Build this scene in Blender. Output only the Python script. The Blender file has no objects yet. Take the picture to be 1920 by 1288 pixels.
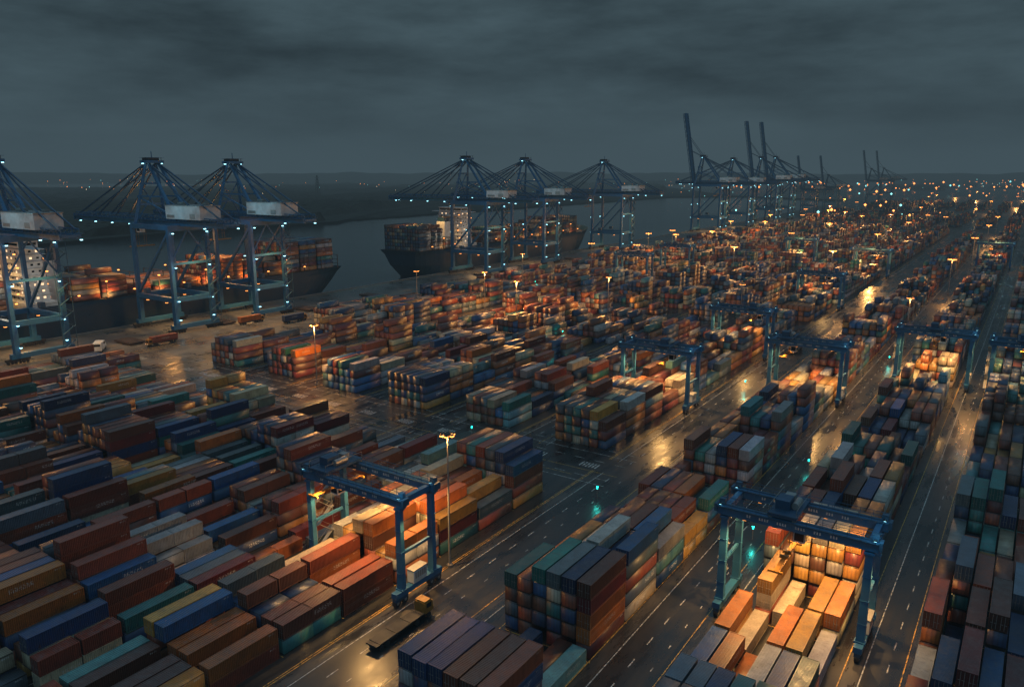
import bpy, math, random
import numpy as np
from mathutils import Vector, Matrix, noise as MN
R=random.Random(7)
H=75.0
YAW=math.radians(34.25); PIT=math.radians(12.68)
cY,sY=math.cos(YAW),math.sin(YAW)
sc=bpy.context.scene
COL=sc.collection
sc.view_settings.view_transform='Standard'; sc.view_settings.look='None'; sc.view_settings.exposure=0

# ------------------------------------------------------------------ mesh helper
class MB:
    def __init__(s): s.v=[]; s.f=[]; s.m=[]
    def quadbox(s,pts,mi=0):
        b=len(s.v); s.v+=[tuple(p) for p in pts]
        for q in ((0,3,2,1),(4,5,6,7),(0,1,5,4),(1,2,6,5),(2,3,7,6),(3,0,4,7)):
            s.f.append(tuple(b+i for i in q)); s.m.append(mi)
    def box(s,x,y,z,sx,sy,sz,mi=0):
        a,b,c=sx/2,sy/2,sz/2
        s.quadbox([(x-a,y-b,z-c),(x+a,y-b,z-c),(x+a,y+b,z-c),(x-a,y+b,z-c),(x-a,y-b,z+c),(x+a,y-b,z+c),(x+a,y+b,z+c),(x-a,y+b,z+c)],mi)
    def bb(s,x0,x1,y0,y1,z0,z1,mi=0):
        s.box((x0+x1)/2,(y0+y1)/2,(z0+z1)/2,abs(x1-x0),abs(y1-y0),abs(z1-z0),mi)
    def beam(s,p,q,w,h=None,mi=0,w2=None):
        h=h or w; p=Vector(p);q=Vector(q);d=(q-p).normalized()
        up=Vector((0,0,1)) if abs(d.z)<.97 else Vector((0,1,0))
        a=d.cross(up).normalized(); b=a.cross(d).normalized()
        k=(w2/w) if w2 else 1
        pts=[]
        for base,t in ((p,1),(q,k)):
            for sa,sb in ((-1,-1),(1,-1),(1,1),(-1,1)):
                pts.append(base+a*sa*w/2*t+b*sb*h/2*t)
        s.quadbox(pts,mi)
    def cyl(s,p,q,r,n=10,mi=0,r2=None):
        p=Vector(p);q=Vector(q);d=(q-p).normalized()
        up=Vector((0,0,1)) if abs(d.z)<.97 else Vector((0,1,0))
        a=d.cross(up).normalized(); b=a.cross(d).normalized(); r2=r if r2 is None else r2
        B=len(s.v)
        for base,rr in ((p,r),(q,r2)):
            for i in range(n):
                t=2*math.pi*i/n; s.v.append(tuple(base+a*rr*math.cos(t)+b*rr*math.sin(t)))
        for i in range(n):
            j=(i+1)%n; s.f.append((B+i,B+j,B+n+j,B+n+i)); s.m.append(mi)
        s.f.append(tuple(B+i for i in range(n))[::-1]); s.m.append(mi)
        s.f.append(tuple(B+n+i for i in range(n))); s.m.append(mi)
    def face(s,pts,mi=0):
        B=len(s.v); s.v+=[tuple(p) for p in pts]; s.f.append(tuple(range(B,B+len(pts)))); s.m.append(mi)
    def mesh(s,name,mats,uv=False):
        me=bpy.data.meshes.new(name); me.from_pydata(s.v,[],s.f)
        for m in mats: me.materials.append(m)
        me.polygons.foreach_set('material_index',s.m)
        if uv:
            l=me.uv_layers.new(name='UVMap')
            for p in me.polygons:
                n=p.normal
                for li in p.loop_indices:
                    c=me.vertices[me.loops[li].vertex_index].co
                    if abs(n.z)>.7: t=(c.y,c.x)
                    elif abs(n.x)>.6: t=(c.y,c.z)
                    else: t=(c.x,c.z)
                    l.data[li].uv=t
        me.update(); return me

def obj(name,me,loc=(0,0,0),parent=None,rot=0):
    o=bpy.data.objects.new(name,me); COL.objects.link(o); o.location=loc; o.rotation_euler=(0,0,rot)
    if parent: o.parent=parent
    return o
def thing(name,label,cat,loc,parts,group=None,rot=0):
    e=obj(name,None,loc,rot=rot); e['label']=label; e['category']=cat; e.empty_display_size=1
    if group: e['group']=group
    for p in parts:
        c=obj(p[0],p[1],p[2],e)
        if len(p)>3:
            for q in p[3]: obj(q[0],q[1],q[2],c)
    return e
def struct(name,me,loc=(0,0,0),kind='structure'):
    o=obj(name,me,loc); o['kind']=kind; return o

# ------------------------------------------------------------------ materials
class NT:
    def __init__(s,name):
        s.mat=bpy.data.materials.new(name); s.mat.use_nodes=True; s.t=s.mat.node_tree
        s.b=s.t.nodes['Principled BSDF']; s.out=s.t.nodes['Material Output']
    def n(s,typ,**k):
        x=s.t.nodes.new(typ)
        for a,v in k.items(): setattr(x,a,v)
        return x
    def put(s,sock,v):
        if isinstance(v,bpy.types.NodeSocket): s.t.links.new(v,sock)
        else: sock.default_value=v
    def m(s,op,a,b=None,c=None,clamp=False):
        x=s.n('ShaderNodeMath',operation=op,use_clamp=clamp); s.put(x.inputs[0],a)
        if b is not None: s.put(x.inputs[1],b)
        if c is not None: s.put(x.inputs[2],c)
        return x.outputs[0]
    def mix(s,f,a,b,bt='MIX'):
        x=s.n('ShaderNodeMix',data_type='RGBA',blend_type=bt); s.put(x.inputs[0],f)
        s.put(x.inputs[6],a if not isinstance(a,tuple) or len(a)==4 else (*a,1)); s.put(x.inputs[7],b if not isinstance(b,tuple) or len(b)==4 else (*b,1)); return x.outputs[2]
    def noise(s,vec,scale,det=4,rough=.6,sc3=None):
        if sc3:
            mp=s.n('ShaderNodeMapping'); s.put(mp.inputs[0],vec); mp.inputs[3].default_value=sc3; vec=mp.outputs[0]
        x=s.n('ShaderNodeTexNoise'); s.put(x.inputs['Vector'],vec); x.inputs['Scale'].default_value=scale
        x.inputs['Detail'].default_value=det; x.inputs['Roughness'].default_value=rough; return x.outputs['Fac']
    def ramp(s,f,a,b,lo=0.,hi=1.):
        x=s.n('ShaderNodeMapRange'); s.put(x.inputs[0],f); x.inputs[1].default_value=a; x.inputs[2].default_value=b
        x.inputs[3].default_value=lo; x.inputs[4].default_value=hi; return x.outputs[0]
    def pos(s): return s.n('ShaderNodeNewGeometry').outputs['Position']
    def bump(s,h,st,dist=.1):
        x=s.n('ShaderNodeBump'); x.inputs['Strength'].default_value=st; x.inputs['Distance'].default_value=dist
        s.put(x.inputs['Height'],h); s.put(s.b.inputs['Normal'],x.outputs[0])
def paint(name,col,rough=.5,metal=0.,dirt=.5,scale=.8):
    t=NT(name); n=t.noise(t.pos(),scale,5); 
    c=t.mix(t.ramp(n,.35,.7,0,dirt),(*col,1),(col[0]*.35+.02,col[1]*.32+.012,col[2]*.3+.008,1))
    t.put(t.b.inputs['Base Color'],c); t.put(t.b.inputs['Roughness'],t.ramp(n,.3,.7,rough-.12,rough+.15)); t.b.inputs['Metallic'].default_value=metal
    return t.mat
def emit(name,col,st):
    t=NT(name); t.b.inputs['Base Color'].default_value=(*col,1); t.b.inputs['Emission Color'].default_value=(*col,1); t.b.inputs['Emission Strength'].default_value=st
    t.mat.cycles.emission_sampling='NONE'
    return t.mat

M_blue=paint('blue_crane_steel',(.022,.125,.26),.42,0,.35,.5)
M_navy=paint('dark_blue_steel',(.018,.065,.13),.45,0,.4,.4)
M_white=paint('white_paint',(.58,.61,.62),.5,0,.5,.3)
M_dark=paint('dark_rubber_metal',(.02,.022,.025),.6,0,.3)
M_galv=paint('galvanised_steel',(.3,.3,.29),.45,.4,.4)
M_rail=paint('blue_railing',(.025,.09,.16),.45,.1,.4)
M_red=paint('red_lead_hull',(.2,.03,.02),.6,0,.5,.2)
M_hull=paint('dark_hull_paint',(.012,.042,.075),.38,0,.25,.15)
M_deck=paint('ship_deck_paint',(.06,.042,.035),.6,0,.5,.2)
M_yel=paint('ochre_paint',(.3,.14,.02),.45,0,.5,1)
M_glass=paint('dark_glass',(.01,.015,.02),.08,0,.1)
M_concrete=paint('concrete',(.2,.19,.17),.7,0,.5,.15)
WARM=(1,.45,.12); WARM2=(1,.54,.17); COOL=(.35,.8,1)
E_warm=emit('sodium_lamp_glow',(1,.33,.07),4.2)
E_cool=emit('cool_lamp_glow',(.35,.85,1),5)
E_win=emit('lit_window_glow',(1,.68,.4),1.3)
E_teal=emit('teal_standin_glow',(.02,.8,.62),3)

def container_mat(name,stuff,end=False):
    t=NT(name)
    if stuff:
        a=t.n('ShaderNodeAttribute',attribute_name='col'); col=a.outputs['Color']; rnd=a.outputs['Alpha']
    else:
        a=t.n('ShaderNodeObjectInfo'); col=a.outputs['Color']; rnd=a.outputs['Alpha']
    g=t.n('ShaderNodeNewGeometry'); P=g.outputs['Position']
    n1=t.noise(P,.45,6,.7); n2=t.noise(P,2.2,5,.75,(1,1,.22)); n3=t.noise(P,.16,3,.5)
    c=t.mix(t.ramp(n1,.38,.72,0,.45),col,(.03,.028,.026,1))
    c=t.mix(t.ramp(n2,.55,.71,0,.6),c,(.085,.034,.016,1))
    c=t.mix(t.ramp(n3,.35,.65,.0,.22),c,(.015,.015,.015,1))
    sx=t.n('ShaderNodeSeparateXYZ'); t.put(sx.inputs[0],g.outputs['True Normal'])
    top=t.m('GREATER_THAN',sx.outputs[2],.6)
    gl=t.noise(P,1.1,7,.8)
    topc=t.mix(t.ramp(gl,.46,.74,.0,.55),c,(.14,.14,.14,1))
    c=t.mix(top,c,topc)
    uv=t.n('ShaderNodeUVMap',uv_map='UVMap').outputs[0]
    su=t.n('ShaderNodeSeparateXYZ'); t.put(su.inputs[0],uv); u,v=su.outputs[0],su.outputs[1]
    side=t.m('GREATER_THAN',t.m('ABSOLUTE',sx.outputs[0]),.5)
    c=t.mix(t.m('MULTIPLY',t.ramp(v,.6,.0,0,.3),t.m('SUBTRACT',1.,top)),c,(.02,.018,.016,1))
    if not end:
        inside=t.m('MULTIPLY',t.m('LESS_THAN',t.m('ABSOLUTE',t.m('SUBTRACT',u,t.m('MULTIPLY_ADD',rnd,5.,-1.5))),1.9),t.m('LESS_THAN',t.m('ABSOLUTE',t.m('SUBTRACT',v,1.45)),.38))
        fr_=t.m('FRACT',t.m('MULTIPLY',u,1.7))
        strokes=t.noise(uv,3.4,0,.5)
        lett=t.m('MULTIPLY',t.m('GREATER_THAN',strokes,.47),t.m('LESS_THAN',fr_,.78))
        on=t.m('GREATER_THAN',t.m('FRACT',t.m('MULTIPLY',rnd,13.7)),.72)
        mk=t.m('MULTIPLY',t.m('MULTIPLY',inside,lett),t.m('MULTIPLY',on,side))
        small=t.m('MULTIPLY',t.m('LESS_THAN',t.m('ABSOLUTE',t.m('SUBTRACT',u,4.9)),.55),t.m('LESS_THAN',t.m('ABSOLUTE',t.m('SUBTRACT',v,2.15)),.13))
        small=t.m('MULTIPLY',t.m('MULTIPLY',small,side),t.m('GREATER_THAN',t.noise(uv,9,0),.5))
        mk=t.m('MAXIMUM',mk,small)
        c=t.mix(t.m('MULTIPLY',mk,.6),c,(.6,.6,.58,1))
    if stuff:
        per=.62 if end else .29
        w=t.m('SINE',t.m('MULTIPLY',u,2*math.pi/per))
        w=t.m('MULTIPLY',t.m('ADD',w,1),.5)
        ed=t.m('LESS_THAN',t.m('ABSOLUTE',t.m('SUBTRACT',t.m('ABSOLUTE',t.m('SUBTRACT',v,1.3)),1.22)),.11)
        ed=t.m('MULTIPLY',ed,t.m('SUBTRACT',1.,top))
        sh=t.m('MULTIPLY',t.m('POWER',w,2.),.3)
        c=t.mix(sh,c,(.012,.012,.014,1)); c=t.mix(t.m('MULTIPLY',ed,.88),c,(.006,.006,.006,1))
        t.bump(w,.25,.04)
    t.put(t.b.inputs['Base Color'],c)
    rr=t.ramp(gl,.35,.7,.3,.6); t.put(t.b.inputs['Roughness'],rr)
    return t.mat
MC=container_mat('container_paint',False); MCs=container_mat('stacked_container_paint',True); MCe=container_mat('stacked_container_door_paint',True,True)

# ------------------------------------------------------------------ camera
cam=bpy.data.cameras.new('camera'); cam.lens=27; cam.sensor_width=36; cam.clip_end=60000; cam.clip_start=.5
co=bpy.data.objects.new('camera',cam); COL.objects.link(co); co.location=(0,0,H)
co.rotation_euler=(math.pi/2-PIT,0,YAW); sc.camera=co
def proj(x,y,z):
    f=y*cY-x*sY; r=x*cY+y*sY; d=H-z
    zz=f*math.cos(PIT)+d*math.sin(PIT)
    if zz<=1: return None
    yd=d*math.cos(PIT)-f*math.sin(PIT)
    return 960+1440*r/zz, 644+1440*yd/zz
def fr(f,r): return ((r*cY-f*sY)*H,(f*cY+r*sY)*H)

# ------------------------------------------------------------------ air + sky dome
w=bpy.data.worlds.new('World'); sc.world=w; w.use_nodes=True
nt=w.node_tree; bg=nt.nodes['Background']; bg.inputs[0].default_value=(.02,.03,.035,1); bg.inputs[1].default_value=1
SIG=.00021; HZ=(.053,.083,.100)
ab=nt.nodes.new('ShaderNodeVolumeAbsorption'); ab.inputs['Color'].default_value=(0,0,0,1); ab.inputs['Density'].default_value=SIG
em=nt.nodes.new('ShaderNodeEmission'); em.inputs[0].default_value=(*HZ,1); em.inputs[1].default_value=SIG
ad=nt.nodes.new('ShaderNodeAddShader'); nt.links.new(ab.outputs[0],ad.inputs[0]); nt.links.new(em.outputs[0],ad.inputs[1])
nt.links.new(ad.outputs[0],nt.nodes['World Output'].inputs['Volume'])
def sky():
    b=MB(); n=96; rings=28; RR=22000; HH=500
    rows=[]
    for i in range(rings+1):
        t=math.pi/2*(i/rings); row=[]
        for j in range(n):
            a=2*math.pi*j/n; row.append(len(b.v)); b.v.append((RR*math.cos(t)*math.cos(a),RR*math.cos(t)*math.sin(a),HH*math.sin(t)-6))
        rows.append(row)
    for i in range(rings):
        for j in range(n):
            k=(j+1)%n; b.f.append((rows[i][j],rows[i+1][j],rows[i+1][k],rows[i][k])); b.m.append(0)
    t=NT('overcast_cloud'); P=t.pos()
    nn=t.n('ShaderNodeVectorMath',operation='NORMALIZE'); t.put(nn.inputs[0],P); D=nn.outputs[0]
    n1=t.noise(D,3.0,7,.5,(1,1,3.8)); n2=t.noise(D,10,6,.58,(1,1,3.2))
    f=t.m('ADD',t.m('MULTIPLY',n1,.76),t.m('MULTIPLY',n2,.24))
    c=t.mix(t.ramp(f,.38,.62),(.002,.006,.009,1),(.060,.098,.116,1))
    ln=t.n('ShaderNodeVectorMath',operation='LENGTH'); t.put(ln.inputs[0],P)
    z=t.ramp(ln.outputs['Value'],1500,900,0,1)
    c=t.mix(z,c,(.19,.34,.46,1))  # brighter overhead patch added above the view as fill light on the yard
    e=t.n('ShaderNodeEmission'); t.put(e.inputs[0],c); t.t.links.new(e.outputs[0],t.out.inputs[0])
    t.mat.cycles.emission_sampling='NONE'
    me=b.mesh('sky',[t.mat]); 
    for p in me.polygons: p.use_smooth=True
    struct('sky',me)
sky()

# ------------------------------------------------------------------ ground, water
QX=-4.88*H
def ground_mat():
    t=NT('wet_asphalt'); P=t.pos()
    a=t.noise(P,.05,6,.65); b=t.noise(P,1.6,5,.7); c=t.noise(P,.35,5,.6,(1,.12,1)); d=t.noise(P,5,3,.7)
    k=t.m('ADD',t.m('MULTIPLY',a,.5),t.m('MULTIPLY',c,.5))
    col=t.mix(t.ramp(k,.38,.65),(.010,.011,.013,1),(.045,.044,.042,1)); col=t.mix(t.ramp(b,.4,.7,0,.5),col,(.018,.018,.019,1),'MIX')
    t.put(t.b.inputs['Base Color'],col); t.put(t.b.inputs['Roughness'],t.ramp(k,.42,.58,.2,.45)); t.bump(t.m('ADD',b,t.m('MULTIPLY',d,.4)),.45,.03)
    return t.mat
def apron_mat():
    t=NT('concrete_apron'); P=t.pos()
    a=t.noise(P,.05,6,.65); b=t.noise(P,.5,5,.7,(1,.2,1))
    col=t.mix(t.ramp(a,.35,.65),(.075,.07,.064,1),(.17,.16,.145,1)); col=t.mix(t.ramp(b,.45,.7,0,.5),col,(.045,.043,.04,1))
    br=t.n('ShaderNodeTexBrick'); t.put(br.inputs['Vector'],P); br.inputs['Scale'].default_value=.12; br.offset=0; br.inputs['Mortar Size'].default_value=.012
    br.inputs['Color1'].default_value=(1,1,1,1); br.inputs['Color2'].default_value=(.85,.85,.85,1); br.inputs['Mortar'].default_value=(.4,.4,.4,1)
    col=t.mix(1.,col,br.outputs[0],'MULTIPLY')
    t.put(t.b.inputs['Base Color'],col); t.put(t.b.inputs['Roughness'],t.ramp(a,.4,.6,.25,.5)); return t.mat
def water_mat():
    t=NT('river_water'); P=t.pos(); t.b.inputs['Base Color'].default_value=(.012,.026,.033,1); t.b.inputs['Roughness'].default_value=.16
    a=t.noise(P,.12,4,.6); b=t.noise(P,.02,3,.5); t.bump(t.m('ADD',a,b),.5,.6); return t.mat
MG=ground_mat(); MA=apron_mat(); MW=water_mat()
b=MB()
b.face([(x,y,0) for x,y in [(QX,-1500),(15000,-6000),(20000,20000),(-2000,24000),fr(60,10),fr(32,9),(-5.6*H,29*H),(QX,14*H)]])
struct('ground',b.mesh('ground',[MG]))
b=MB(); b.bb(QX-1.2,QX,-1500,14*H,-6,.35); 
for i in range(120):
    y=-60+i*10; b.bb(QX-1.9,QX-1.22,y,y+1.2,-3,-.1,1)
struct('quay_wall',b.mesh('quay_wall',[M_concrete,M_dark]))
b=MB(); b.face([(-21000,-21000,-4),(21000,-21000,-4),(21000,21000,-4),(-21000,21000,-4)]); struct('water',b.mesh('water',[MW]))
b=MB(); b.face([(QX,-200,.004),(-4.02*H,-200,.004),(-4.02*H,2.1*H,.004),(-3.78*H,2.1*H,.004),(-3.78*H,14*H,.004),(QX,14*H,.004)])
struct('quay_apron',b.mesh('quay_apron',[MA]))
tveg=NT('dark_scrub'); n=tveg.noise(tveg.pos(),.02,6,.7); tveg.put(tveg.b.inputs['Base Color'],tveg.mix(tveg.ramp(n,.35,.65),(.010,.015,.012,1),(.045,.048,.034,1))); tveg.b.inputs['Roughness'].default_value=.9
b=MB()
shore=[(-12*H,-20*H),(-11.6*H,5*H),(-12.1*H,8*H),(-11.8*H,11*H),(-13.5*H,14*H),(-16.9*H,21.5*H),fr(30,2),fr(31.5,9),fr(60,10)]
b.face([(x,y,-.5) for x,y in shore+[(-2000,23900),(-20000,20000),(-20000,-8000)]])
struct('far_bank',b.mesh('far_bank',[tveg.mat]))
b=MB(); b.face([(*fr(49,-80),-.4),(*fr(49,-24),-.4),(*fr(54,-21),-.4),(*fr(62,-26),-.4),(*fr(62,-80),-.4)]); struct('river_inlet',b.mesh('river_inlet',[MW]))
b=MB(); nA=260
for i in range(nA+1):
    a=math.radians(-20+150*i/nA)
    for k,(rad,zz) in enumerate(((5200,-5),(5900,1),(7000,0))):
        hgt=56+30*MN.noise(Vector((i*.05,0,0)))+14*MN.noise(Vector((i*.31,4,0)))+R.uniform(-2,2)
        b.v.append((rad*math.cos(a+math.radians(45)),rad*math.sin(a+math.radians(45)),hgt if k==1 else -5))
for i in range(nA):
    for k in range(2): b.f.append((i*3+k,(i+1)*3+k,(i+1)*3+k+1,i*3+k+1)); b.m.append(0)
struct('hills',b.mesh('hills',[tveg.mat]))
def woodland():
    b=MB(); nx,ny=170,260
    for i in range(nx):
        for j in range(ny):
            X=-12.2*H-(i/(nx-1))**1.5*30*H; Y=-6*H+j/(ny-1)*44*H
            X+=R.uniform(-8,8); Y+=R.uniform(-8,8)
            a=MN.noise(Vector((X*.004,Y*.004,0)))+.5*MN.noise(Vector((X*.015,Y*.015,3)))
            h=max(-2,a*9+4)+ (R.random()*6 if a>-.1 else 0)
            if Y>20*H+(X+17*H)*.2 and X>-17*H: h=-2
            if Y>11*H and X>-13*H-(Y-11*H)*.4: h=-2
            b.v.append((X,Y,h if i>0 else -2))
    for i in range(nx-1):
        for j in range(ny-1):
            b.f.append((i*ny+j,i*ny+j+1,(i+1)*ny+j+1,(i+1)*ny+j)); b.m.append(0)
    struct('woodland',b.mesh('woodland',[tveg.mat]),kind='stuff')
woodland()

# ------------------------------------------------------------------ containers
L40,L20,CW,CH=12.19,6.06,2.44,2.59
def cont_mesh(L):
    b=MB(); w=CW/2; l=L/2; p=.16
    for sx in (-1,1):
        for sy in (-1,1): b.box(sx*(w-p/2),sy*(l-p/2),CH/2,p,p,CH)
        b.box(sx*(w-.06),0,.09,.12,L-2*p,.16); b.box(sx*(w-.06),0,CH-.06,.12,L-2*p,.11)
    b.box(0,l-.06,.09,CW-2*p,.12,.16); b.box(0,l-.06,CH-.06,CW-2*p,.12,.11)
    b.box(0,-l+.06,.09,CW-2*p,.12,.16); b.box(0,-l+.06,CH-.06,CW-2*p,.12,.11)
    n=int((L-2*p)/.29); st=(L-2*p)/n
    prof=[]
    for i in range(n):
        y=-l+p+i*st; prof+= [(y,0),(y+st*.32,0),(y+st*.5,1),(y+st*.82,1)]
    prof.append((l-p,0))
    for (y0,a),(y1,c) in zip(prof,prof[1:]):
        for sx in (-1,1):
            xa=sx*(w-.03-.08*a); xc=sx*(w-.03-.08*c)
            q=[(xa,y0,.17),(xc,y1,.17),(xc,y1,CH-.11),(xa,y0,CH-.11)]
            b.face(q if sx>0 else q[::-1])
        za=CH-.02-.035*a; zc=CH-.02-.035*c
        b.face([(-w+.12,y0,za),(w-.12,y0,za),(w-.12,y1,zc),(-w+.12,y1,zc)])
    m=6
    for i in range(m):
        x0=-w+p+i*(CW-2*p)/m; x1=x0+(CW-2*p)/m
        b.box((x0+x1)/2,l-.07,CH/2,(x1-x0)*.7,.05,CH-.3); 
    b.face([(-w+p,l-.1,.17),(-w+p,l-.1,CH-.1),(w-p,l-.1,CH-.1),(w-p,l-.1,.17)])
    b.face([(-w+.1,-l+.1,.1),(w-.1,-l+.1,.1),(w-.1,l-.1,.1),(-w+.1,l-.1,.1)][::-1])
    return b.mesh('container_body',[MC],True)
def door_mesh():
    b=MB(); w=CW/2-.17
    for s in (-1,1):
        b.box(s*w/2,0,CH/2+.02,w-.02,.05,CH-.32)
        for z in (.55,1.05,1.55,2.05): b.box(s*w/2,-.035,z,w*.86,.02,.3)
        for k in (.28,.72):
            x=s*w*k; b.cyl((x,-.075,.2),(x,-.075,CH-.15),.028,6,1)
            b.box(x+.1*s,-.1,1.15,.34,.03,.05,1)
    return b.mesh('container_door',[MC,M_galv],True)
CM={40:cont_mesh(L40),20:cont_mesh(L20)}; DM=door_mesh()
PAL=[('rust red',(.26,.058,.027),19),('dark brown',(.14,.048,.028),17),('orange',(.46,.14,.025),8),('dark blue',(.014,.045,.13),17),('blue',(.018,.095,.25),12),
     ('teal green',(.02,.165,.155),9),('pale grey',(.36,.37,.37),8),('slate grey',(.09,.13,.155),12),('cream',(.5,.42,.29),4),('yellow ochre',(.5,.25,.05),3),('maroon',(.15,.022,.02),8),('pale teal',(.12,.31,.33),3)]
PW=[p[2] for p in PAL]
def pick(warm=0):
    wv=list(PW)
    if warm>=2: wv=[9,6,12,1,0,1,4,2,12,12,2,0]  # warm paints favoured in floodlit bays: floodlight colour put into the paint
    elif warm>0:
        for i in (0,2,8,9): wv[i]*=1+3*warm
        for i in (3,4,5): wv[i]*=.4
    i=R.choices(range(len(PAL)),wv)[0]; c=PAL[i][1]; k=R.uniform(.6,1.25)
    return PAL[i][0],tuple(min(.8,max(.005,x*k*R.uniform(.92,1.08))) for x in c)
conts=[]
BP=13.0; SP=2.75
def zone(cx,y0,nb,tierf,nslots=6,lit_warmth=None,z0=0,sp=SP,bp=BP,near=True,dull=1.):
    T={}
    for bi in range(nb):
        for s in range(nslots):
            T[(s,bi)]=tierf(bi,s,y0+bi*bp)
    for bi in range(nb):
        y=y0+bi*bp+6.1; small=R.random()<.16; run=None
        for s in range(nslots):
            t=T[(s,bi)]; x=cx+s*sp+CW/2
            if R.random()<.45 or run is None: run=pick(lit_warmth(y) if lit_warmth else 0)
            for k in range(t):
                top=k==t-1; e=T.get((s+1,bi),0)<=k; so=T.get((s,bi-1),0)<=k
                wv=T.get((s-1,bi),0)<=k; no=T.get((s,bi+1),0)<=k
                c=run if R.random()<.3 else pick(lit_warmth(y) if lit_warmth else 0)
                if not(top or e or so or (near and (wv or no))): continue
                z=z0+k*(CH+.02)
                for (dy,L) in (((-3.1,20),(3.1,20)) if small else ((0,40),)):
                    px=x+R.uniform(-.07,.07); py=y+dy+R.uniform(-.16,.16)
                    pr=proj(px,py,z+1.3); sco=0
                    if pr and -40<pr[0]<1960 and pr[1]<1310 and z0==0:
                        d=math.sqrt(px*px+py*py+(H-z)**2); LL=12.2 if L==40 else 6.06
                        ar=(LL*2.44*(H-z)/d if top else 0)+(LL*2.6*abs(px)/d*.8 if e else 0)+(2.44*2.6*py/d if so else 0)
                        sco=ar/d/d
                    conts.append([px,py,z,L,c[0],tuple(v*dull for v in c[1]),sco,top,e,so])
def rt(lo,hi,empty=.05,jit=.55):
    st={}
    def f(bi,s,y):
        if bi not in st: st[bi]=R.randint(lo,hi)
        b_=st[bi]
        if R.random()<empty: return max(0,b_-3)
        if R.random()<jit: b_+=R.choice((-1,-1,0,1))
        return max(0,min(5,b_))
    return f
def table(tab,default):
    def f(bi,s,y):
        if bi in tab: return tab[bi][s]
        return default(bi,s,y)
    return f
CC={'F':3.75,'B':-26.6,'C':-60,'A':-96.75}
CXL={'F':-7.3,'B':-34.8,'C':-66.2,'A':-106.9}   # west edge of the stacks in each column
Y0=30
zone(CXL['A'],Y0,9,table({0:[2]*6,1:[2,2,1,2,2,2],2:[3,3,2,2,1,2],3:[3,2,3,2,2,2],4:[2,2,3,1,2,2],5:[3,3,4,4,2,3],6:[4,4,4,4,4,3],7:[4,3,3,2,3,2],8:[5,5,5,5,5,4]},rt(2,4)),lit_warmth=lambda y:2 if 96<y<122 else (.6 if 80<y<135 else 0))
zone(CXL['C'],Y0+39,24,table({0:[4,4,4,4,4,4],1:[0,0,1,0,1,1],2:[4,4,5,5,5,5],3:[3,4,4,5,4,5],4:[3,3,4,4,4,3],5:[2,3,3,3,3,2],6:[3,3,3,3,2,3],7:[2,0,0,0,0,1]},rt(2,4)),lit_warmth=lambda y:2 if 255<y<285 else 0)
zone(CXL['B'],Y0+52,44,table({0:[3]*6,1:[2,2,1,2,2,2],2:[2,1,0,2,2,1],3:[0,3,1,0,2,2],4:[4,3,5,5,5,5],5:[4,4,4,3,4,4],16:[0]*6,32:[0]*6},rt(2,4)),lit_warmth=lambda y:2 if 108<y<150 else (2 if 298<y<325 else 0))
zone(CXL['F'],Y0+52,44,table({8:[0]*6,0:[2]*6,1:[3,2,2,3,2,2],24:[0]*6,36:[0]*6},rt(2,4)))
WC=[-129,-161.2,-193.5,-225.7,-258]
for i,cx in enumerate(WC):
    zone(cx-10.5,Y0,9,rt(2,4,.04))
    zone(cx+8.2,Y0,9,rt(1,3,.1),nslots=3)
zone(-290-10.5,Y0+13,9,rt(1,3,.1))
def blocked(y): return any(a<y<b_ for a,b_ in ((372,392),(600,622),(846,870)))
for i,cx in enumerate([CC['A']]+WC+[-290]):
    base=rt(1,4,.08) if i else rt(2,4,.05)
    if i==1: f0={0:[3,3,3,3,2,3],1:[2,3,3,2,2,2]}
    elif i==2: f0={0:[4,4,4,4,4,4],1:[4,4,4,3,4,4]}
    elif i==0: f0={0:[4,4,4,4,4,3],1:[4,5,4,4,4,4]}
    elif i==6: f0={j:[0]*6 for j in range(6)}
    else: f0={0:[3,4,4,4,3,4],1:[3,3,4,3,3,3]}
    bf=table(f0,base)
    def g_(bi,s,y,bf=bf,i=i):
        if blocked(y) or (i==0 and 600<y<640): return 0
        return bf(bi,s,y)
    wf=(lambda y:1 if 216<y<242 or 305<y<335 else 0)
    zone(cx-10.5+(4 if i==6 else 0),181+R.uniform(-2,1),70,g_,lit_warmth=wf,near=False)
    if 1<=i<=4: zone(cx+8.4,194,12,rt(0,2,.2),nslots=2,near=False)
zone(CXL['C'],Y0+39+24*13+12,46,lambda bi,s,y,f=rt(2,4):0 if blocked(y) else f(bi,s,y),near=False)
zone(CXL['B'],Y0+52+44*13+12,34,rt(1,4),near=False); zone(CXL['F'],Y0+52+44*13+12,34,rt(1,4),near=False)
for cx in (-290,-258,-225.7,-193.5,-161.2,-129,CC['A'],CC['C'],CC['B'],CC['F']):
    zone(cx-10.5,1110,70,lambda bi,s,y,f=rt(0,4,.3):0 if (int(y/170)%3==0) else f(bi,s,y),near=False)
SH=[(-5.16*H-1.5,.72*H,4.66*H,-1,13.5),(-5.16*H-1.5,5.6*H,9.2*H,1,16.)]
for k,(sx,ya,yb,dr,dz) in enumerate(SH):
    nb=int((yb-ya-34)/13.6)
    sup=(2.2*H if k==0 else 6.5*H)
    y_start=ya+ (6 if dr>0 else 30)
    fb=rt(3,5,.05,.35)
    def sf(bi,s,y,k=k,fb=fb,sup=sup):
        if abs(y+6-sup)<15: return 0
        v=fb(bi,s,y)
        if k==0 and 205<y<235: v=min(v,2)
        if k==0 and y>298: v=7
        if k==1 and y<450: v=6+(s%3==0)
        if k==1 and y>600: v+=1
        return min(v,7)
    zone(sx-17.3,y_start,nb,sf,nslots=14,z0=dz+1.2,sp=2.5,bp=13.6,lit_warmth=lambda y:.4 if y<290 else .0,dull=.85 if k==0 else .5)
hm={}
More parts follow.
